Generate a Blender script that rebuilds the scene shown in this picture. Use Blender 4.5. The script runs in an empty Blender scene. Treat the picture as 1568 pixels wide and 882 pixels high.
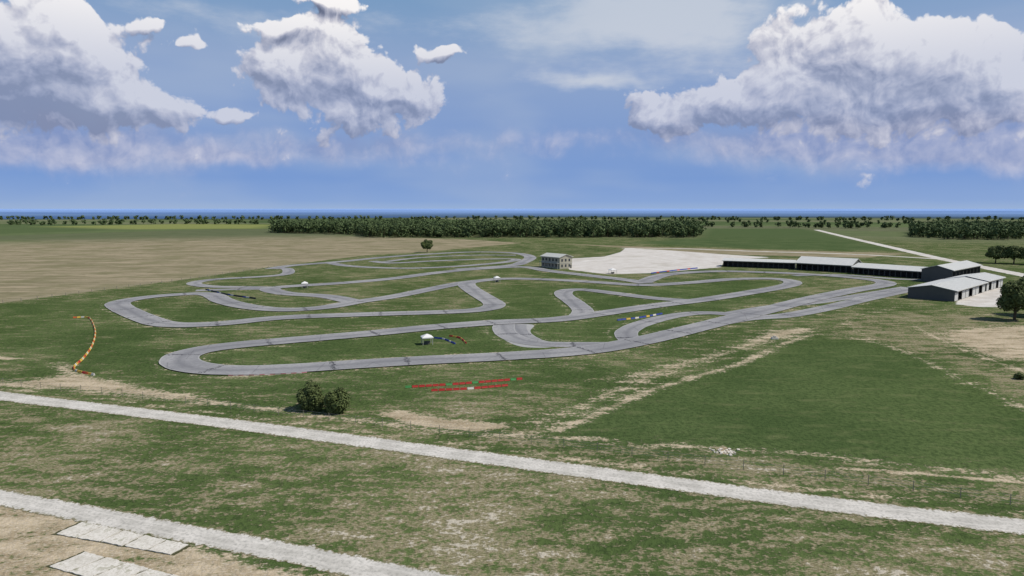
import bpy, math, random
import numpy as np
from mathutils import Vector
random.seed(4); rng=np.random.default_rng(7)
scn=bpy.context.scene
F=1045.0; CX,CY=784.0,441.0; HC=35.0; HV=319.0
TH=math.atan((CY-HV)/F)
# ---------- survey: bearings read from the photo -> metres on the flat ground ----------
def g(u,v,z=0.0):
    x=(u-CX)/F; y=(CY-v)/F
    dy=math.cos(TH)+y*math.sin(TH); dz=-math.sin(TH)+y*math.cos(TH)
    t=(HC-z)/(-dz)
    return (t*x,t*dy)
def G(pts): return np.array([g(*p) for p in pts],dtype=np.float64)
def azel(u,v):
    x=(u-CX)/F; y=(CY-v)/F
    d=Vector((x,math.cos(TH)+y*math.sin(TH),-math.sin(TH)+y*math.cos(TH))).normalized()
    return math.atan2(d.x,d.y),math.asin(d.z)
def srgb(r,gg,b):
    f=lambda c:((c/255)/12.92 if c/255<=0.04045 else ((c/255+0.055)/1.055)**2.4)
    return (f(r),f(gg),f(b))
def catmull(P,n=14,closed=False):
    P=np.array(P,float)
    if closed: Q=np.vstack([P[-1],P,P[0],P[1]])
    else: Q=np.vstack([2*P[0]-P[1],P,2*P[-1]-P[-2]])
    out=[]
    for i in range(1,len(Q)-2):
        p0,p1,p2,p3=Q[i-1],Q[i],Q[i+1],Q[i+2]
        for k in range(n):
            t=k/n
            out.append(0.5*((2*p1)+(-p0+p2)*t+(2*p0-5*p1+4*p2-p3)*t*t+(-p0+3*p1-3*p2+p3)*t**3))
    out.append(Q[-2]); return np.array(out)
def resample(W,step):
    d=np.r_[0,np.cumsum(np.linalg.norm(np.diff(W,axis=0),axis=1))]
    n=max(2,int(d[-1]/step)+1); s=np.linspace(0,d[-1],n)
    return np.c_[np.interp(s,d,W[:,0]),np.interp(s,d,W[:,1])],s
# ---------- node helpers ----------
class NT:
    def __init__(s,nt): s.nt=nt; s.L=nt.links
    def new(s,t,**k):
        n=s.nt.nodes.new(t)
        for a,b in k.items(): setattr(n,a,b)
        return n
    def put(s,sock,v):
        if v is None: return
        if hasattr(v,'is_linked'): s.L.new(v,sock)
        else:
            try: sock.default_value=v
            except Exception: sock.default_value=(*v,1.0)
    def m(s,op,a,b=None,c=None,clamp=False):
        n=s.new('ShaderNodeMath',operation=op); n.use_clamp=clamp
        s.put(n.inputs[0],a); s.put(n.inputs[1],b)
        if c is not None: s.put(n.inputs[2],c)
        return n.outputs[0]
    def vm(s,op,a,b=None,c=None):
        n=s.new('ShaderNodeVectorMath',operation=op)
        s.put(n.inputs[0],a); s.put(n.inputs[1],b)
        if c is not None: s.put(n.inputs[2],c)
        return n.outputs['Value'] if op in('DOT_PRODUCT','LENGTH','DISTANCE') else n.outputs[0]
    def mix(s,f,a,b,bt='MIX'):
        n=s.new('ShaderNodeMix',data_type='RGBA',blend_type=bt)
        s.put(n.inputs[0],f); s.put(n.inputs[6],a if hasattr(a,'is_linked') else (*a[:3],1)); s.put(n.inputs[7],b if hasattr(b,'is_linked') else (*b[:3],1))
        return n.outputs[2]
    def noise(s,vec,scale,detail=3,rough=0.55,dim='3D'):
        n=s.new('ShaderNodeTexNoise',noise_dimensions=dim); s.put(n.inputs['Vector'],vec)
        n.inputs['Scale'].default_value=scale; n.inputs['Detail'].default_value=detail; n.inputs['Roughness'].default_value=rough
        return n.outputs['Fac']
    def ss(s,v,a,b,lo=0.0,hi=1.0):
        n=s.new('ShaderNodeMapRange',interpolation_type='SMOOTHSTEP')
        s.put(n.inputs[0],v); n.inputs[1].default_value=a; n.inputs[2].default_value=b; n.inputs[3].default_value=lo; n.inputs[4].default_value=hi
        return n.outputs[0]
    def ramp(s,f,stops):
        n=s.new('ShaderNodeValToRGB'); s.put(n.inputs[0],f); e=n.color_ramp.elements
        while len(e)<len(stops): e.new(0.5)
        for i,(p,c) in enumerate(stops): e[i].position=p; e[i].color=(*c,1)
        return n.outputs[0]
def newmat(name,rough=0.9,spec=0.2):
    m=bpy.data.materials.new(name); m.use_nodes=True
    t=NT(m.node_tree); b=m.node_tree.nodes['Principled BSDF']
    b.inputs['Roughness'].default_value=rough; b.inputs['Specular IOR Level'].default_value=spec
    return m,t,b
def simple(name,col,rough=0.8,var=0.15,scale=1.5,spec=0.2,metal=0.0):
    m,t,b=newmat(name,rough,spec); b.inputs['Metallic'].default_value=metal
    tc=t.new('ShaderNodeTexCoord').outputs['Object']
    n=t.noise(tc,scale,4)
    c=t.mix(n,tuple(x*(1-var) for x in col),tuple(min(1,x*(1+var)) for x in col))
    t.put(b.inputs['Base Color'],c); return m
def mesh_obj(name,verts,faces,mats=(),fm=None,parent=None,uv=None):
    me=bpy.data.meshes.new(name); me.from_pydata([tuple(v) for v in verts],[],faces)
    for m in mats: me.materials.append(m)
    if fm is not None: me.polygons.foreach_set('material_index',fm)
    o=bpy.data.objects.new(name,me); scn.collection.objects.link(o)
    if parent: o.parent=parent
    me.update(); return o
def empty(name,loc=(0,0,0),rz=0):
    e=bpy.data.objects.new(name,None); e.empty_display_size=1; e.location=loc; e.rotation_euler=(0,0,rz)
    scn.collection.objects.link(e); return e
class MB:  # mesh builder
    def __init__(s): s.v=[];s.f=[];s.m=[]
    def box(s,x0,x1,y0,y1,z0,z1,mi=0):
        b=len(s.v)
        s.v+=[(x0,y0,z0),(x1,y0,z0),(x1,y1,z0),(x0,y1,z0),(x0,y0,z1),(x1,y0,z1),(x1,y1,z1),(x0,y1,z1)]
        s.f+=[tuple(b+i for i in q) for q in((0,3,2,1),(4,5,6,7),(0,1,5,4),(1,2,6,5),(2,3,7,6),(3,0,4,7))]; s.m+=[mi]*6
    def poly(s,pts,mi=0):
        b=len(s.v); s.v+=pts; s.f.append(tuple(range(b,b+len(pts)))); s.m.append(mi)
    def hexa(s,A,B,mi=0):
        b=len(s.v); s.v+=list(A)+list(B)
        s.f+=[tuple(b+i for i in q) for q in((0,3,2,1),(4,5,6,7),(0,1,5,4),(1,2,6,5),(2,3,7,6),(3,0,4,7))]; s.m+=[mi]*6
    def obj(s,name,mats,parent=None): return mesh_obj(name,s.v,s.f,mats,s.m,parent)

# ================= TRACK LINES =================
tracks=[
 dict(w=8.6,p=[(985,432),(1020,421),(1090,416),(1160,417),(1230,420),(1300,425),(1350,431),(1352,437),(1300,446),(1230,461),(1180,474),(1135,485),(1060,504),(980,523),(890,538),(760,547),(640,553),(540,559),(430,566),(350,568),(295,563),(272,552),(292,540),(345,531),(430,523),(560,512),(660,502),(760,494)]),
 dict(w=8.2,p=[(740,496),(760,494),(850,490),(925,480),(1000,469),(1080,459),(1150,448),(1205,438),(1212,431),(1180,427),(1120,428),(1060,433),(985,437),(920,433),(850,429),(780,427),(738,430),(715,434),(720,442),(742,456),(758,467),(742,474),(690,478),(560,482),(430,487),(340,496),(262,498),(222,488),(185,471),(184,463),(230,455),(300,450),(325,452),(345,462),(385,471),(440,475),(500,471),(545,463)]),
 dict(w=8.2,p=[(500,471),(545,463),(600,455),(655,444),(705,434),(732,430.5)]),
 dict(w=7.5,p=[(885,487),(893,477),(880,464),(863,452),(868,445),(895,444),(945,450),(1000,457),(1055,461)]),
 dict(w=8.5,p=[(545,463),(500,454),(440,450),(412,443),(440,439),(520,434),(600,427),(660,419),(720,413),(800,409),(840,415),(900,422),(960,429),(990,434)]),
 dict(w=6.5,p=[(430,441),(370,440),(320,439),(296,434),(330,428),(400,424),(438,420),(440,412),(425,411)]),
 dict(w=8.5,p=[(415,412),(445,407),(520,401),(590,394),(660,389),(730,386),(790,388),(812,394),(800,402),(780,407),(700,413)]),
 dict(w=7,p=[(500,402),(540,408),(620,411),(700,408),(770,402),(790,397),(740,397),(660,400),(600,403),(570,400)]),
 dict(w=6,p=[(590,401),(640,395),(720,391),(790,391)]),
 dict(w=7,p=[(1425,436),(1385,445),(1320,459),(1265,472),(1200,484),(1140,488),(1080,499)]),
 dict(w=6.5,p=[(1140,483),(1080,479),(1030,484),(980,497),(958,510),(968,524)]),
 dict(w=6.5,p=[(772,496),(772,508),(792,520),(830,527),(880,528),(940,528)]),
 dict(w=7,p=[(790,497),(790,507),(800,516),(815,524)]),
 dict(w=6,p=[(300,445),(360,443),(420,442)]),
 dict(w=6,p=[(1215,422),(1290,421),(1370,427),(1440,430),(1420,438)]),
 dict(w=6,p=[(1120,480),(1180,470),(1240,464),(1320,452),(1390,440)]),
]
for i,T in enumerate(tracks):
    W=G(catmull(T['p'],12)); W,s=resample(W,2.0)
    for _ in range(4): W[1:-1]=0.25*W[:-2]+0.5*W[1:-1]+0.25*W[2:]
    T['W']=W;T['s']=s
def ribbon(name,W,s,w,z,mat,jit=0.0,parent=None):
    t=np.gradient(W,axis=0); t/=np.linalg.norm(t,axis=1)[:,None]; n=np.c_[-t[:,1],t[:,0]]
    ww=np.full(len(W),w/2.0) if np.isscalar(w) else np.array(w)/2
    a=ww+rng.normal(0,jit,len(W)); b=ww+rng.normal(0,jit,len(W))
    off=[W+n*a[:,None],W+n*(a*0.33)[:,None],W-n*(b*0.33)[:,None],W-n*b[:,None]]
    N=len(W); V=np.vstack([np.c_[o,np.full(N,z)] for o in off])
    fs=[]
    for k in range(3):
        for i in range(N-1): fs.append((k*N+i,(k+1)*N+i,(k+1)*N+i+1,k*N+i+1))
    o=mesh_obj(name,V,fs,[mat]); me=o.data
    uvl=me.uv_layers.new(name='UVMap')
    uu=np.array([0,.33,.67,1.0]); vi=np.zeros(len(me.loops),dtype=np.int32); me.loops.foreach_get('vertex_index',vi)
    U=np.c_[uu[vi//N],s[vi%N]].astype(np.float32); uvl.data.foreach_set('uv',U.ravel())
    return o
def asphalt():
    m,t,b=newmat('asphalt_track',0.9,0.1)
    pos=t.new('ShaderNodeNewGeometry').outputs['Position']
    uv=t.new('ShaderNodeUVMap').outputs[0]
    sp=t.new('ShaderNodeSeparateXYZ'); t.put(sp.inputs[0],uv); U,V=sp.outputs[0],sp.outputs[1]
    n1=t.noise(pos,0.05,3,dim='2D'); n2=t.noise(pos,1.2,4,.65,dim='2D')
    c=t.mix(t.ss(n1,.35,.65),srgb(148,147,148),srgb(170,168,167))
    c=t.mix(t.ss(n2,.35,.7,0,.45),c,srgb(128,127,129))
    rl=t.m('SUBTRACT',1.0,t.m('MULTIPLY',t.m('ABSOLUTE',t.m('SUBTRACT',U,t.m('ADD',.2,t.m('MULTIPLY',t.noise(pos,.02,1,dim='2D'),.6)))),5.0),clamp=True)
    c=t.mix(t.m('MULTIPLY',rl,.45),c,srgb(106,106,110))
    vv=t.m('ADD',V,t.m('MULTIPLY',n2,4.0))
    cell=t.new('ShaderNodeTexVoronoi',voronoi_dimensions='1D',feature='DISTANCE_TO_EDGE'); t.put(cell.inputs['W'],vv); cell.inputs['Scale'].default_value=0.045
    j=t.ss(cell.outputs['Distance'],.006,.02,1,0)
    c=t.mix(t.m('MULTIPLY',j,.85),c,srgb(50,51,56))
    cell2=t.new('ShaderNodeTexVoronoi',voronoi_dimensions='2D',feature='DISTANCE_TO_EDGE'); t.put(cell2.inputs['Vector'],pos); cell2.inputs['Scale'].default_value=0.09
    j2=t.ss(cell2.outputs['Distance'],.004,.012,1,0)
    c=t.mix(t.m('MULTIPLY',j2,.35),c,srgb(75,76,80))
    e=t.m('ABSOLUTE',t.m('SUBTRACT',U,.5)); el=t.ss(e,.455,.475)
    c=t.mix(t.m('MULTIPLY',el,.4),c,srgb(200,198,192))
    t.put(b.inputs['Base Color'],t.mix(1.0,c,(.86,.86,.86),'MULTIPLY')); return m
MA=asphalt()
for i,T in enumerate(tracks):
    ribbon('kart_track' ,T['W'],T['s'],T['w'],0.03+0.012*(len(tracks)-i),MA,0.06)
pad=G(catmull([(760,498),(815,497),(812,507),(822,518),(850,526),(840,532),(800,531),(775,522),(762,510)],6,closed=True)[:-1])
mesh_obj('asphalt_pad',np.c_[pad,np.full(len(pad),.018)],[tuple(range(len(pad)))],[MA])

# ================= GROUND =================
ang=np.r_[np.linspace(-180,-52,60)[:-1],np.linspace(-52,52,720),np.linspace(52,180,60)[1:-1]]
rad=np.r_[np.linspace(1,50,20)[:-1],50*np.exp(np.linspace(0,math.log(2400/50),640)),2400*np.exp(np.linspace(0,math.log(60000/2400),60))[1:]]
A,R=np.meshgrid(np.radians(ang),rad); gx=(R*np.sin(A)); gy=(R*np.cos(A)); nr,na=A.shape
V=np.c_[gx.ravel(),gy.ravel(),np.zeros(nr*na)]
V=np.vstack([V,[0,0,0]])
ii,jj=np.meshgrid(np.arange(nr-1),np.arange(na),indexing='ij'); j2=(jj+1)%na
quads=np.stack([ii*na+jj,ii*na+j2,(ii+1)*na+j2,(ii+1)*na+jj],-1).reshape(-1,4)
me=bpy.data.meshes.new('ground')
tri=np.stack([np.full(na,nr*na),(np.arange(na)+1)%na,np.arange(na)],-1)
me.vertices.add(len(V)); me.vertices.foreach_set('co',V.astype(np.float32).ravel())
nl=quads.size+tri.size; me.loops.add(nl)
me.loops.foreach_set('vertex_index',np.r_[quads[:,::-1].ravel(),tri.ravel()].astype(np.int32))
npoly=len(quads)+len(tri); me.polygons.add(npoly)
ls=np.r_[np.arange(len(quads))*4,quads.size+np.arange(len(tri))*3]; me.polygons.foreach_set('loop_start',ls.astype(np.int32))
me.update(); me.validate()
ground=bpy.data.objects.new('ground',me); scn.collection.objects.link(ground)
P=V[:,:2].astype(np.float32)
front=np.where((P[:,1]>30)&(P[:,1]<2500)&(np.abs(P[:,0])<1.4*P[:,1]))[0]
Pf=P[front]
def dline(W,pts):
    d=np.full(len(pts),1e9,np.float32)
    for a,b in zip(W[:-1],W[1:]):
        ab=b-a; L=max(1e-6,ab@ab)
        t=np.clip(((pts-a.astype(np.float32))@ab.astype(np.float32))/L,0,1)
        q=pts-a.astype(np.float32)-t[:,None]*ab.astype(np.float32)
        d=np.minimum(d,q[:,0]**2+q[:,1]**2)
    return np.sqrt(d)
def inside(W,pts):
    c=np.zeros(len(pts),bool); n=len(W); x,y=pts[:,0],pts[:,1]
    for i in range(n):
        x1,y1=W[i]; x2,y2=W[(i+1)%n]
        if y1==y2: continue
        k=((y1>y)!=(y2>y))&(x<(x2-x1)*(y-y1)/(y2-y1)+x1); c^=k
    return c
masks={k:np.zeros(len(P),np.float32) for k in('dirt','tan','lush','gravel','dark','yellow','dry')}
def paint(k,val):
    masks[k][front]=np.maximum(masks[k][front],val)
def P_poly(k,px,soft,amt=1.0):
    W=G(px); d=dline(np.vstack([W,W[:1]]),Pf); s=np.where(inside(W,Pf),d,-d)
    paint(k,np.clip(.5+s/(2*soft),0,1)*amt)
def P_line(k,px,w,soft,amt=1.0):
    W=G(catmull(px,5)); d=dline(W,Pf)
    paint(k,np.clip(.5+(w/2-d)/(2*soft),0,1)*amt)
P_poly('tan',[(-500,372),(0,362),(200,353),(415,352),(540,362),(700,366),(800,372),(650,386),(560,391),(420,408),(290,427),(150,445),(0,464),(-500,500)],4)
P_poly('tan',[(830,372),(1000,378),(1400,388),(1330,395),(1100,390),(900,376)],8,.8)
P_poly('yellow',[(60,347),(280,343),(430,344),(400,350),(200,351)],30,.7)
P_poly('dark',[(1085,350),(1230,350),(1330,372),(1380,384),(1180,382),(960,372),(1070,365)],12)
P_poly('dark',[(-200,352),(60,349),(190,352),(0,358),(-200,362)],12,.7)
P_poly('gravel',[(868,405),(872,396),(925,393),(950,386),(958,380),(1020,383),(1100,389),(1180,394),(1110,398),(1104,409),(1060,413),(1000,418),(930,420),(872,413)],2.5)
P_poly('gravel',[(1480,445),(1535,440),(1600,425),(1600,472),(1500,470),(1462,466)],3,.95)
P_line('gravel',[(1250,352),(1300,364),(1370,380),(1440,396),(1520,412),(1600,428)],10,3,.85)
P_line('gravel',[(955,380),(1050,381),(1160,385),(1300,389),(1430,396)],9,4,.75)
P_poly('lush',[(850,662),(900,635),(1060,585),(1250,520),(1330,528),(1420,556),(1520,610),(1700,700),(1700,740),(1400,712),(1150,690)],6)
P_poly('lush',[(200,470),(400,480),(700,480),(760,440),(1000,440),(1200,430),(1000,520),(640,545),(350,560),(320,540),(700,500),(240,490)],6,.45)
P_poly('lush',[(0,470),(170,455),(170,480),(250,530),(250,590),(450,600),(600,620),(850,600),(1000,560),(800,560),(300,585),(100,560),(0,540)],6,.35)
P_line('dirt',[(850,658),(900,640),(985,602),(1060,578),(1130,558),(1190,530),(1245,512)],3.0,3,.85)
P_poly('dirt',[(930,588),(1000,560),(1090,541),(1180,504),(1240,500),(1255,508),(1170,528),(1080,556),(990,588)],6,.84)
P_poly('dirt',[(780,645),(850,625),(930,590),(990,590),(930,620),(850,655),(800,660)],5,.7)
P_line('dirt',[(1245,510),(1330,522),(1400,545),(1480,585),(1600,640)],3,4,.76)
P_line('dirt',[(1335,520),(1300,500),(1290,490)],3,3,.66)
P_poly('dirt',[(570,634),(610,628),(680,640),(770,648),(790,656),(730,662),(650,655)],2.0,1.0)
P_poly('dirt',[(-50,592),(90,574),(130,570),(250,594),(360,610),(300,620),(100,600)],3.5,.74)
P_poly('dirt',[(-50,540),(0,543),(40,549),(0,553)],2,.8)
P_poly('dirt',[(60,560),(110,545),(160,590),(100,590)],4,.62)
P_line('dirt',[(300,612),(500,637),(700,662),(850,668),(1000,681),(1200,693),(1400,712),(1600,738)],3.0,2.5,.76)
P_line('dirt',[(0,594),(200,616),(400,641),(600,667),(800,693),(1000,718),(1200,743),(1600,788)],1.6,1.6,.72)
P_line('dirt',[(1280,716),(1350,721),(1450,729),(1600,742)],1.2,1.0,1.0)
P_poly('dirt',[(1420,508),(1500,498),(1700,498),(1700,560),(1540,552),(1480,540)],5,.74)
P_line('dirt',[(1398,498),(1440,520),(1500,545),(1600,580)],3,3,.8)
P_line('dirt',[(1290,496),(1330,480),(1400,468),(1480,480),(1600,486)],4,5,.7)
P_line('dirt',[(170,470),(240,500),(300,505)],3,3,.7)
P_poly('dirt',[(-300,740),(0,752),(150,790),(330,835),(560,890),(-300,1000)],2.5,.74)
P_poly('dirt',[(1085,684),(1110,682),(1125,690),(1110,698)],1.0,.9)
P_poly('dry',[(620,700),(740,712),(1050,760),(1300,800),(1200,830),(1000,790),(750,760)],7,.9)
P_poly('dry',[(400,780),(700,790),(1100,830),(1568,850),(1700,960),(500,960)],8,.75)
P_poly('dry',[(0,620),(200,645),(130,690),(0,670)],5,.6)
P_poly('dry',[(800,650),(1100,690),(1400,715),(1800,760),(1800,800),(1000,720),(700,680)],4,.7)
P_poly('dry',[(0,690),(300,720),(600,800),(420,810),(0,740)],5,.6)
P_poly('dry',[(1290,480),(1700,480),(1700,640),(1500,580),(1420,545),(1250,505)],8,.65)
P_poly('dry',[(300,585),(600,570),(900,560),(930,590),(800,640),(600,630),(330,610)],6,.35)
dt=np.full(len(Pf),1e9,np.float32)
for T in tracks: dt=np.minimum(dt,dline(T['W'][::3],Pf))
paint('dirt',np.clip(1-np.abs(dt-5.2)/4.5,0,1)*.46)
for nm,ks in(('mask_a',('dirt','tan','lush','gravel')),('mask_b',('dark','yellow','dry',None))):
    at=me.attributes.new(nm,'FLOAT_COLOR','POINT'); arr=np.zeros((len(P),4),np.float32)
    for i,k in enumerate(ks):
        if k: arr[:,i]=masks[k]
    if nm=='mask_b': arr[:,3]=1
    at.data.foreach_set('color',arr.ravel())
def ground_mat():
    m,t,b=newmat('ground_grass_and_earth',0.95,0.0)
    pos=t.new('ShaderNodeNewGeometry').outputs['Position']
    a=t.new('ShaderNodeAttribute',attribute_name='mask_a'); sa=t.new('ShaderNodeSeparateColor'); t.put(sa.inputs[0],a.outputs['Color'])
    dirt,tan,lush,grav=sa.outputs[0],sa.outputs[1],sa.outputs[2],a.outputs['Alpha']
    b2=t.new('ShaderNodeAttribute',attribute_name='mask_b'); sb=t.new('ShaderNodeSeparateColor'); t.put(sb.inputs[0],b2.outputs['Color'])
    dark,yel,dryz=sb.outputs[0],sb.outputs[1],sb.outputs[2]
    mp=t.new('ShaderNodeMapping'); t.put(mp.inputs[0],pos); mp.inputs['Rotation'].default_value=(0,0,math.radians(33)); mp.inputs['Scale'].default_value=(.35,1,1)
    st=mp.outputs[0]
    N=lambda v,s,d,r: t.noise(v,s,d,r,dim='2D')
    n0=N(pos,.008,3,.6); n1=N(pos,.035,4,.62); n2=N(st,.35,5,.7); n3=N(pos,1.1,4,.7); n4=N(st,5,3,.7)
    ln=t.vm('LENGTH',pos)
    near=t.ss(ln,95,150,1,0)
    gr=t.mix(t.ss(n1,.35,.65),srgb(80,97,56),srgb(102,116,72))
    gr=t.mix(t.ss(n0,.35,.65,0,.5),gr,srgb(92,108,62))
    gr=t.mix(t.ss(n3,.45,.60,0,.8),gr,srgb(58,74,42))
    dry=t.m('ADD',t.m('MULTIPLY',t.m('SUBTRACT',n1,.5),.6),t.m('MULTIPLY',t.m('SUBTRACT',n2,.5),1.3)); dry=t.m('ADD',dry,t.m('MULTIPLY',t.m('SUBTRACT',n3,.5),1.1)); dry=t.m('ADD',dry,t.m('MULTIPLY',t.m('SUBTRACT',n4,.5),.5))
    dry=t.m('SUBTRACT',dry,t.m('MULTIPLY',lush,.3)); dry=t.m('ADD',dry,t.m('MULTIPLY',near,.05)); dry=t.m('ADD',dry,t.m('MULTIPLY',dryz,.19))
    dryf=t.ss(dry,.02,.24)
    dc=t.mix(t.ss(n4,.35,.65),srgb(130,120,92),srgb(170,157,129))
    gr=t.mix(t.m('MULTIPLY',dryf,.82),gr,dc)
    gr=t.mix(t.m('MULTIPLY',t.ss(dry,.34,.5),t.m('MULTIPLY_ADD',near,.6,.2)),gr,srgb(208,198,180))
    lc=t.mix(t.ss(n1,.3,.7),srgb(76,94,56),srgb(92,108,66)); lc=t.mix(t.ss(n3,.4,.66,0,.6),lc,srgb(64,80,48)); lc=t.mix(t.ss(n2,.5,.72,0,.6),lc,srgb(116,122,82))
    gr=t.mix(t.m('MULTIPLY',lush,.75),gr,lc)
    mp2=t.new('ShaderNodeMapping'); t.put(mp2.inputs[0],pos); mp2.inputs['Rotation'].default_value=(0,0,math.radians(-12)); mp2.inputs['Scale'].default_value=(.06,1,1)
    rows=N(mp2.outputs[0],.25,4,.65)
    tc=t.mix(t.ss(rows,.35,.65),srgb(136,128,102),srgb(174,160,134)); tc=t.mix(t.ss(n1,.42,.66,0,.6),tc,srgb(122,120,88)); tc=t.mix(t.ss(n2,.5,.7,0,.5),tc,srgb(108,104,76))
    gr=t.mix(t.ss(t.m('ADD',tan,t.m('MULTIPLY',t.m('SUBTRACT',n2,.5),.7)),.4,.6),gr,tc)
    vor=t.new('ShaderNodeTexVoronoi',feature='F1',voronoi_dimensions='2D')
    mp3=t.new('ShaderNodeMapping'); t.put(mp3.inputs[0],pos); mp3.inputs['Scale'].default_value=(.0016,.0035,1); t.put(vor.inputs['Vector'],mp3.outputs[0]); vor.inputs['Scale'].default_value=1
    vs=t.new('ShaderNodeSeparateColor'); t.put(vs.inputs[0],vor.outputs['Color'])
    fc=t.ramp(vs.outputs[0],[(0,srgb(78,96,62)),(.35,srgb(100,114,76)),(.6,srgb(122,124,96)),(.8,srgb(74,90,60)),(1,srgb(132,130,104))])
    fc=t.mix(t.ss(n1,.4,.7,0,.5),fc,srgb(86,98,68))
    gr=t.mix(t.ss(ln,750,1000),gr,fc)
    gr=t.mix(t.m('MULTIPLY',dark,.85),gr,t.mix(n1,srgb(72,90,58),srgb(90,106,68)))
    gr=t.mix(t.m('MULTIPLY',yel,.8),gr,srgb(162,164,96))
    df=t.m('ADD',dirt,t.m('ADD',t.m('MULTIPLY',t.m('SUBTRACT',n2,.5),.8),t.m('ADD',t.m('MULTIPLY',t.m('SUBTRACT',n3,.5),.8),t.m('MULTIPLY',t.m('SUBTRACT',n4,.5),.4))))
    d1=t.mix(t.ss(n2,.3,.7),srgb(162,144,116),srgb(206,188,160)); d1=t.mix(t.ss(n4,.5,.7,0,.55),d1,srgb(228,216,198))
    gr=t.mix(t.ss(df,.46,.68,0,.92),gr,d1)
    gf=t.m('ADD',grav,t.m('MULTIPLY',t.m('SUBTRACT',n2,.5),.5))
    gc=t.mix(t.ss(n2,.3,.7),srgb(202,194,184),srgb(226,221,214)); gc=t.mix(t.ss(n1,.5,.7,0,.4),gc,srgb(176,168,152))
    gr=t.mix(t.ss(gf,.42,.58),gr,gc)
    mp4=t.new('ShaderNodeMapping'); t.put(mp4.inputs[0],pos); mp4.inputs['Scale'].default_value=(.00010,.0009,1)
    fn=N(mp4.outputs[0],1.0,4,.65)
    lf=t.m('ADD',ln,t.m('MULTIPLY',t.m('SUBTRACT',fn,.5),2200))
    far_haze=t.ramp(t.m('MULTIPLY',lf,1/30000),[(0,srgb(66,80,68)),(.09,srgb(58,74,78)),(.12,srgb(96,122,156)),(.2,srgb(124,154,200)),(.45,srgb(142,174,226)),(1,srgb(150,182,234))])  # distant land: blue air haze painted into the ground colour by distance
    far_haze=t.mix(t.ss(fn,.57,.63,0,.6),far_haze,srgb(72,102,150))
    gr=t.mix(t.ss(lf,2500,3000),gr,far_haze)
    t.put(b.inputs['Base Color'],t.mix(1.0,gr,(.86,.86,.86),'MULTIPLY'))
    bp=t.new('ShaderNodeBump'); bp.inputs['Distance'].default_value=.5; bp.inputs['Strength'].default_value=.6
    t.put(bp.inputs['Height'],n3); t.put(b.inputs['Normal'],bp.outputs[0])
    return m
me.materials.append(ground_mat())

# ================= ROADS =================
def road_mat(name,c1,c2,edge):
    m,t,b=newmat(name,.95,.1)
    pos=t.new('ShaderNodeNewGeometry').outputs['Position']; uv=t.new('ShaderNodeUVMap').outputs[0]
    sp=t.new('ShaderNodeSeparateXYZ'); t.put(sp.inputs[0],uv)
    n=t.noise(pos,.25,4,.65,dim='2D'); n2=t.noise(pos,2.5,4,.7,dim='2D')
    c=t.mix(t.ss(n,.3,.7),c1,c2); c=t.mix(t.ss(n2,.42,.72,0,.65),c,tuple(x*.58 for x in c1))
    e=t.m('ABSOLUTE',t.m('SUBTRACT',sp.outputs[0],.5))
    ef=t.ss(t.m('ADD',e,t.m('MULTIPLY',t.m('SUBTRACT',n2,.5),.45)),.40,.50)
    c=t.mix(ef,c,edge)
    rut=t.ss(t.m('ABSOLUTE',t.m('SUBTRACT',e,.2)),.0,.08,.3,0); c=t.mix(rut,c,srgb(230,224,214))
    t.put(b.inputs['Base Color'],t.mix(1.0,c,(.86,.86,.86),'MULTIPLY')); return m
MR=road_mat('pale_gravel_road',srgb(194,189,179),srgb(222,216,206),srgb(128,122,92))
Wr,sr=resample(G(catmull([(-500,540),(-200,578),(0,606),(200,630),(400,655),(600,682),(800,709),(1000,736),(1200,763),(1400,788),(1568,807),(1900,850)],8)),.6)
ribbon('service_road',Wr,sr,4.5,.03,MR,.10)
Wr2,sr2=resample(G(catmull([(-400,700),(0,762),(200,800),(400,838),(560,870),(700,900)],8)),.6)
ribbon('dirt_road',Wr2,sr2,3.6,.03,MR,.14)
def concrete():
    m,t,b=newmat('old_concrete',.95,.1)
    pos=t.new('ShaderNodeNewGeometry').outputs['Position']
    n=t.noise(pos,.5,5,.7); n2=t.noise(pos,5,4,.7)
    c=t.mix(t.ss(n,.3,.7),srgb(196,190,178),srgb(222,216,206)); c=t.mix(t.ss(n2,.46,.7,0,.6),c,srgb(152,144,124))
    c=t.mix(t.ss(n,.56,.62,0,.5),c,srgb(124,122,90))
    t.put(b.inputs['Base Color'],c); return m
MC=concrete()
MJ=simple('mossy_soil',srgb(72,72,46),.95,.3,2)
for q in([(125,800),(290,835),(262,850),(85,818)],[(130,846),(300,890),(240,915),(75,868)]):
    W=G(q); c0=W.mean(0); Wo=c0+(W-c0)*1.045
    nb=5; sb_=MB()
    rg=[]
    for k in range(4):
        for j in range(14): rg.append(Wo[k]+(Wo[(k+1)%4]-Wo[k])*j/14+rng.normal(0,.07,2))
    sb_.poly([(x,y,.012) for x,y in rg],1)
    for k in range(nb):
        a0=W[0]+(W[1]-W[0])*(k/nb+.006); a1=W[0]+(W[1]-W[0])*((k+1)/nb-.006); c0_=W[3]+(W[2]-W[3])*(k/nb+.006); c1=W[3]+(W[2]-W[3])*((k+1)/nb-.006)
        ring=[]
        for p,r in((a0,a1),(a1,c1),(c1,c0_),(c0_,a0)):
            for j in range(8): ring.append(p+(r-p)*j/8+rng.normal(0,.05,2))
        n=len(ring); bs=len(sb_.v); h=.09+.02*(k%3)
        sb_.v+=[(x,y,0.02) for x,y in ring]+[(x,y,h) for x,y in ring]
        sb_.f.append(tuple(bs+n+i for i in range(n))); sb_.m.append(0)
        for i in range(n): sb_.f.append((bs+i,bs+(i+1)%n,bs+n+(i+1)%n,bs+n+i)); sb_.m.append(0)
    sb_.obj('concrete_slab',[MC,MJ])

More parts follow.
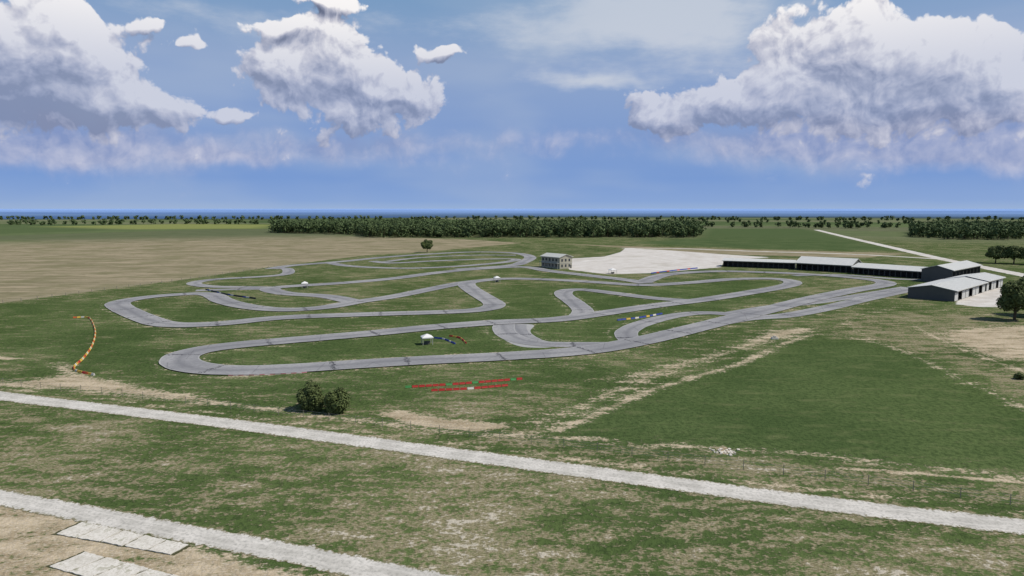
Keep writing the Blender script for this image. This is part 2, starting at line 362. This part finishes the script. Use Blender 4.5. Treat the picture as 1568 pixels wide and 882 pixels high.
KR=[simple('kerb_red',srgb(166,116,118),.9,.25,2),simple('kerb_white',srgb(178,168,168),.9,.2,2)]
def kerb(px):
    W,s=resample(G(catmull(px,8)),1.0)
    b=MB(); t=np.gradient(W,axis=0); t/=np.linalg.norm(t,axis=1)[:,None]; n=np.c_[-t[:,1],t[:,0]]*.3
    for i in range(len(W)-1):
        p,q=W[i],W[i+1]; a,c=n[i],n[i+1]
        lo=[(*(p-a),.0),(*(q-c),.0),(*(q+c),.0),(*(p+a),.0)]; hi=[(*(p-a),.10),(*(q-c),.10),(*(q+c),.22),(*(p+a),.22)]
        b.hexa(lo,hi,i%2)
    b.obj('track_kerb',KR)
kerb([(350,575),(400,574),(470,570.5)]); kerb([(163,467),(170,474),(187,482)]); kerb([(1130,481),(1095,490)]); kerb([(1195,441),(1215,439),(1224,434)])

# ================= BARRIERS =================
BM={k:simple('barrier_'+k,c,.6,.15,1,.3) for k,c in dict(red=srgb(172,48,42),yellow=srgb(206,168,70),white=srgb(204,198,188),blue=srgb(46,64,140),green=srgb(70,140,76),black=srgb(44,44,48),orange=srgb(196,96,52)).items()}
def barrier(px,cols,h=.5,seg=1.4,name='plastic_track_barrier',gap=.08):
    W,s=resample(G(catmull(px,8)),seg); b=MB(); keys=list(dict.fromkeys(cols))
    for i in range(len(W)-1):
        p,q=W[i],W[i+1]; d=q-p; L=np.linalg.norm(d); d/=L; n=np.array([-d[1],d[0]]); p=p+d*gap; q=q-d*gap
        c=cols[i%len(cols)]
        mi=keys.index(c)
        prof=[(.20,0),(.20,.12),(.11,h*.5),(.07,h),(-.07,h),(-.11,h*.5),(-.20,.12),(-.20,0)]
        base=len(b.v)
        for e in(p,q):
            for o,z in prof: b.v.append((e[0]+n[0]*o,e[1]+n[1]*o,z))
        K=8
        for k in range(K): b.f.append((base+k,base+(k+1)%K,base+K+(k+1)%K,base+K+k)); b.m.append(mi)
        b.f.append(tuple(base+k for k in range(K))[::-1]); b.f.append(tuple(base+K+k for k in range(K))); b.m+=[mi,mi]
    return b.obj(name,[BM[k] for k in keys])
barrier([(112,487),(135,487),(143,497),(146,512),(140,532),(127,550),(114,562),(118,569),(145,575)],['orange','yellow','white','yellow','yellow','red'],seg=1.1,h=.45)
barrier([(620,594),(700,589),(800,581)],['green','red','red','red','red','red','green','red','red','red'],seg=1.3,h=.42)
barrier([(660,599),(720,596),(778,591)],['red','red','red','red','red','white'],seg=1.3,h=.42)
barrier([(945,491),(980,487),(1014,481)],['blue','blue','yellow','blue','white'],seg=1.8,h=.5)
barrier([(665,518),(680,520),(697,527)],['blue','blue','white'],seg=1.2,h=.4)
barrier([(688,515),(704,518),(714,526)],['red','yellow','red'],seg=1.2,h=.4)
barrier([(997,419),(1030,415),(1068,411)],['blue','blue','red','blue'],seg=2.5,h=.6)
barrier([(315,444),(350,452),(392,458)],['black','blue','white','black','black'],seg=2.2,h=.6)

# ================= FENCES =================
MP=simple('weathered_post',srgb(142,136,120)); MW=simple('galvanised_wire',srgb(150,150,148),.5)
def fence(px,h=1.3,step=5,name='wire_fence',pw=.035,wires=(.4,.8,1.2),ww=.008):
    W,s=resample(G(catmull(px,6)),step); b=MB()
    for i,(x,y) in enumerate(W):
        hh=h*(1+.05*math.sin(i*7.3)); b.box(x-pw,x+pw,y-pw,y+pw,0,hh,0); b.box(x-pw*1.4,x+pw*1.4,y-pw*1.4,y+pw*1.4,hh,hh+.05,0)
        if i<len(W)-1:
            x2,y2=W[i+1]
            for z in wires:
                b.hexa([(x,y-ww,z-ww),(x2,y2-ww,z-ww),(x2,y2+ww,z-ww),(x,y+ww,z-ww)],[(x,y-ww,z+ww),(x2,y2-ww,z+ww),(x2,y2+ww,z+ww),(x,y+ww,z+ww)],1)
    b.obj(name,[MP,MW])
fence([(-200,560),(0,588),(180,606),(400,632),(600,655),(800,678),(1000,702),(1200,727),(1400,752),(1568,776),(1800,810)])
fence([(-200,480),(0,465),(150,446),(290,428),(420,409)],step=6,pw=.07)

# ================= BUILDINGS =================
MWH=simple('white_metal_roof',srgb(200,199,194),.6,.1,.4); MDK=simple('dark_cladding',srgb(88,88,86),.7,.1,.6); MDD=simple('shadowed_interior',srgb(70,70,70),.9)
MBE=simple('beige_render',srgb(160,156,140),.85,.08,.5); MGL=simple('window_glass',(.03,.04,.05),.15,.1,1,.6)
MTR=simple('pale_trim',srgb(184,182,174),.6); MDR=simple('roller_door',srgb(188,188,184),.6); MRC=simple('grey_metal_roof',srgb(190,190,182),.6,.08,.4)
def frame(A,B):
    A=np.array(A);B=np.array(B); d=B-A; L=float(np.linalg.norm(d)); return A,L,math.atan2(d[1],d[0])
def pit(A,B,D,he,hr,bays,name='pit_garage_building',ov=1.6,wallm=None,doors='open'):
    A,L,rz=frame(A,B); e=empty(name,(A[0],A[1],0),rz); wm=wallm or MDK
    w=MB(); w.box(0,L,D-.2,D,0,he,0); w.box(0,.2,.0,D-.2,0,he,0); w.box(L-.2,L,.0,D-.2,0,he,0)
    for x0,x1 in((0,.2),(L-.2,L)):
        for xx in (x0,x1): w.poly([(xx,0,he),(xx,D,he),(xx,D/2,hr-.02)],0)
    bw=L/bays
    w.box(.2,L-.2,0,.2,he-.75,he,0)
    for i in range(1,bays): w.box(i*bw-.18,i*bw+.18,0,.25,0,he-.75,0)
    w.obj('walls',[wm],e)
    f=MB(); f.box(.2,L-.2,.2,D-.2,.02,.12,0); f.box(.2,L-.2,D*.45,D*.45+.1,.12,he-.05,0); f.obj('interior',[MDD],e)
    if doors!='open':
        dd=MB()
        for i in range(bays):
            if doors=='closed' or i%3!=1:
                for k in range(6): dd.box(i*bw+.3,(i+1)*bw-.3,.03+.012*(k%2),.1,.12+k*(he-.9)/6,.12+(k+1)*(he-.9)/6-.02,0)
        dd.obj('roller_doors',[MDR],e)
    r=MB(); t=.14
    r.hexa([(-.5,-ov,he-.05),(L+.5,-ov,he-.05),(L+.5,D/2,hr),(-.5,D/2,hr)],[(-.5,-ov,he+t),(L+.5,-ov,he+t),(L+.5,D/2,hr+t),(-.5,D/2,hr+t)],0)
    r.hexa([(-.5,D/2,hr),(L+.5,D/2,hr),(L+.5,D+.5,he-.05),(-.5,D+.5,he-.05)],[(-.5,D/2,hr+t),(L+.5,D/2,hr+t),(L+.5,D+.5,he+t),(-.5,D+.5,he+t)],0)
    n=int(L/3)
    for i in range(n+1):
        x=-.5+(L+1)*i/n
        r.hexa([(x-.05,-ov,he+t),(x+.05,-ov,he+t),(x+.05,D/2,hr+t),(x-.05,D/2,hr+t)],[(x-.05,-ov,he+t+.07),(x+.05,-ov,he+t+.07),(x+.05,D/2,hr+t+.07),(x-.05,D/2,hr+t+.07)],0)
    r.obj('roof',[MWH],e)
    g2=MB(); g2.box(-.5,L+.5,-ov-.12,-ov-.003,he-.12,he+.12,0); g2.obj('gutter',[MTR],e)
    return e
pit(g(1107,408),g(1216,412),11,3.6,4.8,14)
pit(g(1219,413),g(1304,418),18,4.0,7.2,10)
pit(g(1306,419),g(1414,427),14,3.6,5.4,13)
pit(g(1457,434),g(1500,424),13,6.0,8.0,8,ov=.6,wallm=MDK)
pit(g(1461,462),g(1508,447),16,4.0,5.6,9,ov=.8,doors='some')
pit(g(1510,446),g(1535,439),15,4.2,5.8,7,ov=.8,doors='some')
A,L,rz=frame(g(829,409),g(857,412)); 
e=empty('race_control_building',(A[0],A[1],0),rz); D=9.5; he=6.6; hr=8.3
b=MB(); b.box(0,L,0,D,0,he,0); b.box(-.15,L+.15,-.15,D+.15,3.2,3.4,1)
for xx in(0,L): b.poly([(xx,0,he),(xx,D,he),(xx,D/2,hr-.02)],2)
b.obj('walls',[MBE,MTR,MBE],e)
r=MB(); t=.16
r.hexa([(-.6,-.8,he-.1),(L+.6,-.8,he-.1),(L+.6,D/2,hr),(-.6,D/2,hr)],[(-.6,-.8,he+t),(L+.6,-.8,he+t),(L+.6,D/2,hr+t),(-.6,D/2,hr+t)],0)
r.hexa([(-.6,D/2,hr),(L+.6,D/2,hr),(L+.6,D+.8,he-.1),(-.6,D+.8,he-.1)],[(-.6,D/2,hr+t),(L+.6,D/2,hr+t),(L+.6,D+.8,he+t),(-.6,D+.8,he+t)],0); r.obj('roof',[MRC],e)
w=MB()
for z in(1.0,4.2):
    for i in range(5): x=.8+i*(L-1.6)/5; w.box(x,x+1.6,-.06,-.003,z,z+1.6,0)
    for i in range(3): y=1.2+i*2.8; w.box(L+.003,L+.06,y,y+1.2,z,z+1.5,0)
w.obj('windows',[MGL],e)
k=MB(); k.box(-.0,L,-1.6,-.16,3.22,3.36,0)
for i in range(6): x=.1+i*(L-.3)/5; k.box(x,x+.1,-1.6,-1.5,0,3.22,0); k.box(x,x+.06,-1.6,-1.54,3.36,4.3,0)
k.box(0,L,-1.62,-1.56,4.3,4.36,0); k.obj('balcony',[MTR],e)
d=MB(); d.box(L+.003,L+.08,D-1.3,D-.4,.05,2.1,0); d.obj('door',[MDK],e)
MCV=simple('white_canvas',srgb(226,224,220))
def gazebo(u,v,s=2.5,h=2.0):
    x,y=g(u,v); e=empty('shade_canopy',(x,y,0),.3); a=s/2; b=MB()
    for sx in(-1,1):
        for sy in(-1,1): b.box(sx*a-.06,sx*a+.06,sy*a-.06,sy*a+.06,0,h,0)
    for sy in(-1,1): b.box(-a+.06,a-.06,sy*a-.05,sy*a+.05,h-.18,h-.02,0)
    b.obj('frame',[MTR],e); r=MB(); o=a+.2
    c=[(-o,-o),(o,-o),(o,o),(-o,o)]; q=[(x*.12,y*.12) for x,y in c]
    for i in range(4):
        p1,p2=c[i],c[(i+1)%4]; q1,q2=q[i],q[(i+1)%4]
        r.poly([(*p1,h),(*p2,h),(*q2,h+.7),(*q1,h+.7)],0); r.poly([(*p1,h-.25),(*p2,h-.25),(*p2,h),(*p1,h)],0)
    r.poly([(*p,h+.7) for p in q],0); r.obj('canvas_roof',[MCV],e)
    f=MB(); f.box(-a*.6,a*.6,-.3,.3,0,.75,0); f.box(-a*.65,a*.65,-.35,.35,.75,.8,0); f.obj('marshal_table',[MDK],e)
gazebo(654,527); gazebo(761,432,2.4,2.2); gazebo(467,441,2.4,2.2); gazebo(938,419,3,2.2)

b=MB(); x0,y0=g(1110,692)
for i in range(46):
    a=random.gauss(0,.9); c=random.gauss(0,.6); s=random.uniform(.08,.22)
    P8=[(x0+a+sx*s*random.uniform(.6,1.2),y0+c+sy*s*random.uniform(.6,1.2),0 if z<0 else s*random.uniform(.4,1.0)) for z in(-1,1) for sx,sy in((-1,-1),(1,-1),(1,1),(-1,1))]
    b.hexa(P8[:4],P8[4:],0)
b.obj('rubble_pile',[simple('pale_rubble',srgb(206,198,184))])
b=MB(); x0,y0=g(1186,519); b.hexa([(x0-.9,y0-.5,0),(x0+.9,y0-.5,0),(x0+.9,y0+.5,0),(x0-.9,y0+.5,0)],[(x0-.7,y0-.4,.5),(x0+.7,y0-.4,.5),(x0+.7,y0+.4,.6),(x0-.7,y0+.4,.6)],0)
b.box(x0-.3,x0+.3,y0-.35,y0+.35,.6,.8,0); b.obj('concrete_well',[MC])

# ================= TREES =================
def leafmat(name,c1,c2,c3):
    m,t,b=newmat(name,.75,.1)
    gg=t.new('ShaderNodeNewGeometry'); rp=gg.outputs['Random Per Island']; n=t.noise(gg.outputs['Position'],.12,2)
    c=t.mix(rp,c1,c2); c=t.mix(t.ss(n,.4,.65,0,.7),c,c3); t.put(b.inputs['Base Color'],c); return m
ML=leafmat('foliage',srgb(70,80,48),srgb(102,112,70),srgb(88,100,58)); MLF=leafmat('woodland_foliage',srgb(68,84,54),srgb(98,112,74),srgb(82,98,62))
MBK=simple('bark',srgb(84,72,58))
def leaves(C,Rr,n,size):
    k=len(C); idx=np.repeat(np.arange(k),n); N=len(idx)
    d=rng.normal(size=(N,3)); d/=np.linalg.norm(d,axis=1)[:,None]
    r=rng.uniform(.45,1.08,N)**.6
    p=C[idx]+d*Rr[idx]*r[:,None]
    nr=d+rng.normal(0,.45,(N,3)); nr[:,2]+=.25; nr/=np.linalg.norm(nr,axis=1)[:,None]
    a=np.cross(nr,rng.normal(size=(N,3))); a/=np.linalg.norm(a,axis=1)[:,None]; c=np.cross(nr,a)
    s=size*rng.uniform(.6,1.3,N)[:,None]
    Vv=np.stack([p-a*s,p-c*s*.6,p+a*s,p+c*s*.6],1); Vv[:,:,2]=np.maximum(Vv[:,:,2],.02)
    return Vv.reshape(-1,3)
def cone(v0,v1,r0,r1,b,mi,K=7):
    v0=Vector(v0);v1=Vector(v1); d=(v1-v0).normalized(); a=d.orthogonal().normalized(); c=d.cross(a); s=len(b.v)
    for p,r in((v0,r0),(v1,r1)):
        for i in range(K):
            an=2*math.pi*i/K; q=p+(a*math.cos(an)+c*math.sin(an))*r; b.v.append(tuple(q))
    for i in range(K): b.f.append((s+i,s+(i+1)%K,s+K+(i+1)%K,s+K+i)); b.m.append(mi)
def leafobj(name,LV,mats,trunk=None):
    LV=np.asarray(LV); nv=len(LV); vs=LV; tv=np.array(trunk.v) if trunk and trunk.v else np.zeros((0,3))
    me=bpy.data.meshes.new(name); allv=np.vstack([vs,tv]); me.vertices.add(len(allv)); me.vertices.foreach_set('co',allv.astype(np.float32).ravel())
    lq=np.arange(nv); tf=np.array(trunk.f).ravel()+nv if trunk and trunk.f else np.zeros(0,int)
    L=np.r_[lq,tf].astype(np.int32); me.loops.add(len(L)); me.loops.foreach_set('vertex_index',L)
    npq=len(L)//4; me.polygons.add(npq); me.polygons.foreach_set('loop_start',(np.arange(npq)*4).astype(np.int32))
    for m in mats: me.materials.append(m)
    mi=np.zeros(npq,np.int32); mi[nv//4:]=1; me.polygons.foreach_set('material_index',mi)
    me.update(); me.validate(); o=bpy.data.objects.new(name,me); scn.collection.objects.link(o); return o
def tree(name,x,y,h,rw,crown0=.25,nc=34,nl=170,ls=.28,cs=1.0):
    b=MB(); C=[];Rr=[]
    zc=h*(crown0+1)/2; rz=h*(1-crown0)/2
    if crown0<=.05: zc=h*.42; rz=h*.52
    top=h*.75
    if crown0>.05: 
        cone((x,y,-.1),(x+.15,y,h*.4),h*.035,h*.024,b,1); cone((x+.15,y,h*.4),(x,y+.1,top),h*.024,h*.006,b,1)
    for i in range(nc):
        d=np.array([random.gauss(0,1) for _ in range(3)]); d/=np.linalg.norm(d); r=random.uniform(.45,.85)
        if d[2]<-.5 and crown0>.05: d[2]*=.5
        c=np.array([x+d[0]*rw*r,y+d[1]*rw*r,zc+d[2]*rz*r]); s=random.uniform(.24,.42)*cs
        C.append(c); Rr.append([rw*s,rw*s,rz*s*1.05])
        if i%2==0: cone((x+.05,y,max(.1,h*.25*random.uniform(.6,1.5)*(crown0>.05))),tuple(c),h*.012,h*.003,b,1,5)
    C.append([x,y,zc]); Rr.append([rw*.72,rw*.72,rz*.74]); C.append([x,y,zc]); Rr.append([rw*.66,rw*.66,rz*.7])
    LV=leaves(np.array(C),np.array(Rr),nl,ls)
    return leafobj(name,LV,[ML,MBK],b)
x,y=g(479,626); tree('bush',x,y,5.2,2.6,.0,34,260,.2,1.15)
x,y=g(515,631); tree('bush',x,y,4.5,2.4,.0,34,260,.2,1.15)
x,y=g(654,386); tree('oak_tree',x,y,10,4.8,.12,36,170,.5)
x,y=g(1553,490); tree('oak_tree',x,y,13,5.0,.08,48,260,.35)
x,y=g(1592,484); tree('oak_tree',x,y,13,6.5,.1,40,200,.35)
for u,v,h,rw in((1524,403,11,7),(1552,404,12,7.5),(1580,405,12,7)):
    x,y=g(u,v); tree('oak_tree',x,y,h,rw,.15,34,150,.6)
x,y=g(1560,580); tree('shrub',x,y,1.5,1.3,.0,14,120,.14)
x,y=g(1575,452); tree('oak_tree',x,y,8,4,.15,24,120,.45)

def wood(name,poly_px=None,line=None,spacing=9,h=(13,19),depth=0,nq=26,ls=1.3,dens=1.0,mat=None):
    if poly_px is not None:
        W=G(poly_px); x0,y0=W.min(0);x1,y1=W.max(0)
        xs=np.arange(x0,x1,spacing); ys=np.arange(y0,y1,spacing); X,Y=np.meshgrid(xs,ys)
        Q=np.c_[X.ravel(),Y.ravel()]+rng.normal(0,spacing*.5,(X.size,2)); pts=Q[inside(W,Q)]
    else:
        W,_=resample(G(line),spacing); Q=W+rng.normal(0,spacing*.4,W.shape); 
        if depth: Q=np.vstack([Q+np.array([rng.normal(0,spacing*.4),d]) +rng.normal(0,spacing*.3,Q.shape) for d in np.arange(0,depth,spacing*1.2)])
        pts=Q
    pts=pts[rng.uniform(size=len(pts))<dens]
    C=[];Rr=[]; b=MB()
    for x,y in pts:
        hh=rng.uniform(*h)*(.7 if rng.uniform()<.25 else 1); rw=hh*rng.uniform(.34,.5)
        for k in range(6):
            a=rng.uniform(0,6.28); q=rng.uniform(.2,.75)*rw; z=hh*(rng.uniform(.16,.5) if k<2 else rng.uniform(.45,.82))
            C.append([x+q*math.cos(a),y+q*math.sin(a),z]); s=rng.uniform(.45,.7); Rr.append([rw*s,rw*s,hh*.18])
        cone((x,y,0),(x,y,hh*.6),hh*.02,hh*.01,b,1,4)
    return leafobj(name,leaves(np.array(C),np.array(Rr),nq,ls),[mat or MLF,MBK],b)
wood('woodland',poly_px=[(415,357),(480,358),(553,360),(556,364),(800,364),(1060,364),(1075,362),(1068,353),(900,351),(600,350),(430,351)],spacing=10,h=(13,20),nq=30)
wood('woodland',poly_px=[(1395,363),(1450,367),(1700,369),(1800,360),(1560,352),(1400,352)],spacing=11,h=(13,19),nq=26)
wood('tree_line',line=[(-200,344),(0,344.5),(100,345),(250,343),(415,344)],spacing=16,h=(9,14),depth=50,dens=.55,nq=14,ls=1.8)
wood('tree_line',line=[(1075,347),(1170,349)],spacing=16,h=(9,13),depth=40,dens=.6,nq=14,ls=1.8)
wood('tree_line',line=[(1205,349),(1300,350),(1400,349)],spacing=14,h=(9,15),depth=60,dens=.5,nq=14,ls=1.8)
wood('tree_line',line=[(-200,337),(300,336.5),(800,337),(1300,338),(1700,338)],spacing=30,h=(9,14),depth=140,dens=.6,nq=8,ls=3.0)
wood('scattered_trees',line=[(0,341),(400,341),(420,341)],spacing=40,h=(8,12),dens=.6,nq=14,ls=1.8)
wood('scattered_trees',line=[(1080,342),(1568,344)],spacing=35,h=(8,13),depth=120,dens=.4,nq=12,ls=2.0)

# ================= SKY =================
SUN_AZ,SUN_EL=math.radians(97),math.radians(50)
world=bpy.data.worlds.new('World'); scn.world=world; world.use_nodes=True
wt=NT(world.node_tree); bg=world.node_tree.nodes['Background']; bg.inputs['Strength'].default_value=.1
wout=world.node_tree.nodes['World Output']
K=10.0
S=lambda r,g_,b_:tuple(K*x for x in srgb(r,g_,b_))
def rampK(f,stops): return wt.mix(1.0,wt.ramp(f,stops),(K,K,K),'MULTIPLY')
def base_sky():
    sky=wt.new('ShaderNodeTexSky',sky_type='NISHITA'); sky.sun_disc=False; sky.sun_elevation=SUN_EL; sky.sun_rotation=SUN_AZ; sky.altitude=50
    base=rampK(deg,[(-0.0,srgb(150,178,220)),(.02,srgb(132,165,218)),(.08,srgb(112,150,212)),(.2,srgb(124,153,206)),(.38,srgb(144,166,204)),(.55,srgb(120,156,195)),(.75,srgb(82,127,168)),(1,srgb(52,94,138))])
    return wt.mix(.9,sky.outputs[0],base)
dr=wt.new('ShaderNodeTexCoord').outputs['Generated']
sp=wt.new('ShaderNodeSeparateXYZ'); wt.put(sp.inputs[0],dr)
az=wt.m('ARCTAN2',sp.outputs[0],sp.outputs[1]); el=wt.m('ARCSINE',sp.outputs[2])
deg=wt.m('MULTIPLY',el,180/math.pi/30)
cb=wt.new('ShaderNodeCombineXYZ'); wt.put(cb.inputs[0],az); wt.put(cb.inputs[1],el); AE=cb.outputs[0]
bg2=wt.new('ShaderNodeBackground'); bg2.inputs['Strength'].default_value=.1
oc=wt.ss(wt.noise(dr,3.0,4,.6),.52,.66,0,.8)
wt.put(bg2.inputs['Color'],wt.mix(oc,base_sky(),S(214,214,220)))
wn=wt.new('ShaderNodeTexNoise',noise_dimensions='2D'); wt.put(wn.inputs['Vector'],AE); wn.inputs['Scale'].default_value=12; wn.inputs['Detail'].default_value=3
wv=wt.vm('MULTIPLY',wt.vm('SUBTRACT',wn.outputs['Color'],(.5,.5,.5)),(.045,.04,0))
AEw=wt.vm('ADD',AE,wv)
def blobs(vec,L,off=(0,0),k=1.0):
    acc=0.0
    for (u,v,ru,rv,w) in L:
        a,e=azel(u,v); sx=F/ru/k; sy=F/rv/k
        q=wt.vm('MULTIPLY_ADD',vec,(sx,sy,0),(-(a-off[0])*sx,-(e-off[1])*sy,0))
        d=wt.vm('DOT_PRODUCT',q,q); ex=wt.m('POWER',.3679,d); acc=wt.m('MULTIPLY_ADD',ex,w,acc)
    return acc
CL=[(30,50,76,48,.9),(118,55,40,48,.8),(25,130,115,48,.9),(200,165,95,26,.9),(100,115,70,46,.6),
 (515,62,36,34,.95),(415,105,42,34,.95),(480,115,56,46,.7),(565,118,52,34,.75),(635,148,58,26,.95),(535,185,80,34,.7),
 (300,72,28,9,.8),(352,178,24,11,.95),(672,80,40,13,.95),(425,38,46,11,.8),(500,4,70,9,.7),(235,38,22,8,.6),
 (1205,74,42,42,.9),(1110,150,58,32,.95),(990,150,22,26,.95),(1030,188,50,20,.75),(1310,54,40,48,.95),(1385,80,64,44,.9),(1465,98,58,44,.9),(1250,145,90,46,.8),(1400,165,120,46,.7),(1538,135,46,48,.9)]
def height(off2):
    E=blobs(AEw,CL,off2,1.06)
    vo=wt.new('ShaderNodeTexVoronoi',feature='F1',voronoi_dimensions='2D'); wt.put(vo.inputs['Vector'],wt.vm('ADD',AEw,(off2[0],off2[1],0)))
    vo.inputs['Scale'].default_value=25; vo.inputs['Detail'].default_value=3; vo.inputs['Roughness'].default_value=.55; vo.inputs['Lacunarity'].default_value=2.1
    vo.normalize=True
    n=wt.noise(wt.vm('ADD',AE,(off2[0],off2[1],0)),11,6,.62,dim='2D')
    H=wt.m('ADD',wt.m('MULTIPLY_ADD',wt.m('SUBTRACT',.30,vo.outputs['Distance']),1.3,E),wt.m('MULTIPLY',wt.m('SUBTRACT',n,.5),1.1))
    return E,H
dl=.0125
E0,H0=height((0,0)); E1,H1=height((.45*dl,.89*dl))
alpha=wt.ss(H0,.37,.55)
DK=[(40,122,80,18,.5),(110,175,130,9,.3),(600,160,70,7,.35),(520,135,26,14,.25),(540,215,90,16,.3),(1100,198,120,12,.2),(1290,115,30,16,.15),(1400,140,60,14,.15)]
shade=wt.m('ADD',wt.m('MULTIPLY_ADD',wt.m('SUBTRACT',H0,H1),1.25,.66),wt.m('MULTIPLY',wt.m('SUBTRACT',E0,E1),.25))
# thick interiors self-shadow a little; lit rims stay bright
shade=wt.m('SUBTRACT',shade,wt.ss(E0,.9,2.0,0,.10))
shade=wt.m('SUBTRACT',shade,blobs(AEw,DK,k=1.1),clamp=True)
cloud=rampK(shade,[(0,srgb(96,104,128)),(.22,srgb(138,143,164)),(.45,srgb(178,180,195)),(.7,srgb(214,212,219)),(1,srgb(250,247,246))])
skyc=base_sky()
ms=wt.new('ShaderNodeMapping'); wt.put(ms.inputs[0],AE); ms.inputs['Scale'].default_value=(1,3.2,1); ms.inputs['Rotation'].default_value=(0,0,.12)
cn=wt.noise(ms.outputs[0],7,6,.62,dim='2D'); cn2=wt.noise(ms.outputs[0],3,3,.5,dim='2D')
CI=[(980,20,190,40,.95),(900,122,85,10,.75),(1130,60,120,70,.5),(560,40,200,30,.3),(300,20,150,22,.5),(930,70,150,60,.4)]
cir=wt.m('MULTIPLY',wt.ss(wt.m('MULTIPLY_ADD',wt.m('SUBTRACT',cn,.5),1.3,blobs(AEw,CI)),.2,1.1),.75)
skyc=wt.mix(cir,skyc,S(208,213,222))
skyc=wt.mix(wt.m('MULTIPLY',wt.ss(cn2,.42,.68),.25),skyc,S(176,190,210))
HZ=[(110,215,190,30,.9),(60,245,160,22,.5),(560,228,170,26,.7),(860,215,110,24,.5),(1200,215,200,34,.9),(1470,215,160,38,.9),(345,240,60,10,.5),(1530,245,70,18,.6)]
hz=wt.ss(wt.m('MULTIPLY_ADD',wt.m('SUBTRACT',cn2,.5),.6,wt.m('ADD',wt.m('MULTIPLY',wt.m('SUBTRACT',H0,E0),.5),blobs(AEw,HZ))),.15,1.05)
hc=wt.mix(shade,S(134,148,190),S(196,197,216))
skyc=wt.mix(wt.m('MULTIPLY',hz,.75),skyc,hc)
low=wt.ss(deg,.28,.55); cloud=wt.mix(wt.m('MULTIPLY_ADD',low,.4,.6),S(166,173,202),cloud)
skyc=wt.mix(wt.m('MULTIPLY',alpha,wt.m('MULTIPLY_ADD',low,.3,.7)),skyc,cloud)
wt.put(bg.inputs['Color'],skyc)
# the cloud bank fills azimuth +-50 deg, elevation 0..35 deg, and fades out beyond it
fz=wt.m('MULTIPLY',wt.m('MULTIPLY',wt.ss(wt.m('ABSOLUTE',az),.86,.98,1,0),wt.ss(el,.58,.68,1,0)),wt.ss(el,-.03,-.01))
mxs=wt.new('ShaderNodeMixShader'); wt.put(mxs.inputs[0],fz); wt.L.new(bg2.outputs[0],mxs.inputs[1]); wt.L.new(bg.outputs[0],mxs.inputs[2]); wt.L.new(mxs.outputs[0],wout.inputs['Surface'])
world.cycles.sampling_method='MANUAL'; world.cycles.sample_map_resolution=256

sl=bpy.data.lights.new('sun','SUN'); sl.energy=4.2; sl.angle=math.radians(.5); sl.color=(1,.955,.89)
so=bpy.data.objects.new('sun',sl); scn.collection.objects.link(so)
dv=Vector((math.sin(SUN_AZ)*math.cos(SUN_EL),math.cos(SUN_AZ)*math.cos(SUN_EL),math.sin(SUN_EL)))
so.rotation_euler=(dv).to_track_quat('Z','Y').to_euler()
cam=bpy.data.cameras.new('camera'); cam.lens=24; cam.sensor_width=36; cam.clip_end=200000; cam.clip_start=.5
co=bpy.data.objects.new('camera',cam); scn.collection.objects.link(co); co.location=(0,0,HC); co.rotation_euler=(math.pi/2-TH,0,0); scn.camera=co
scn.view_settings.view_transform='Standard'; scn.view_settings.look='None'; scn.view_settings.exposure=0
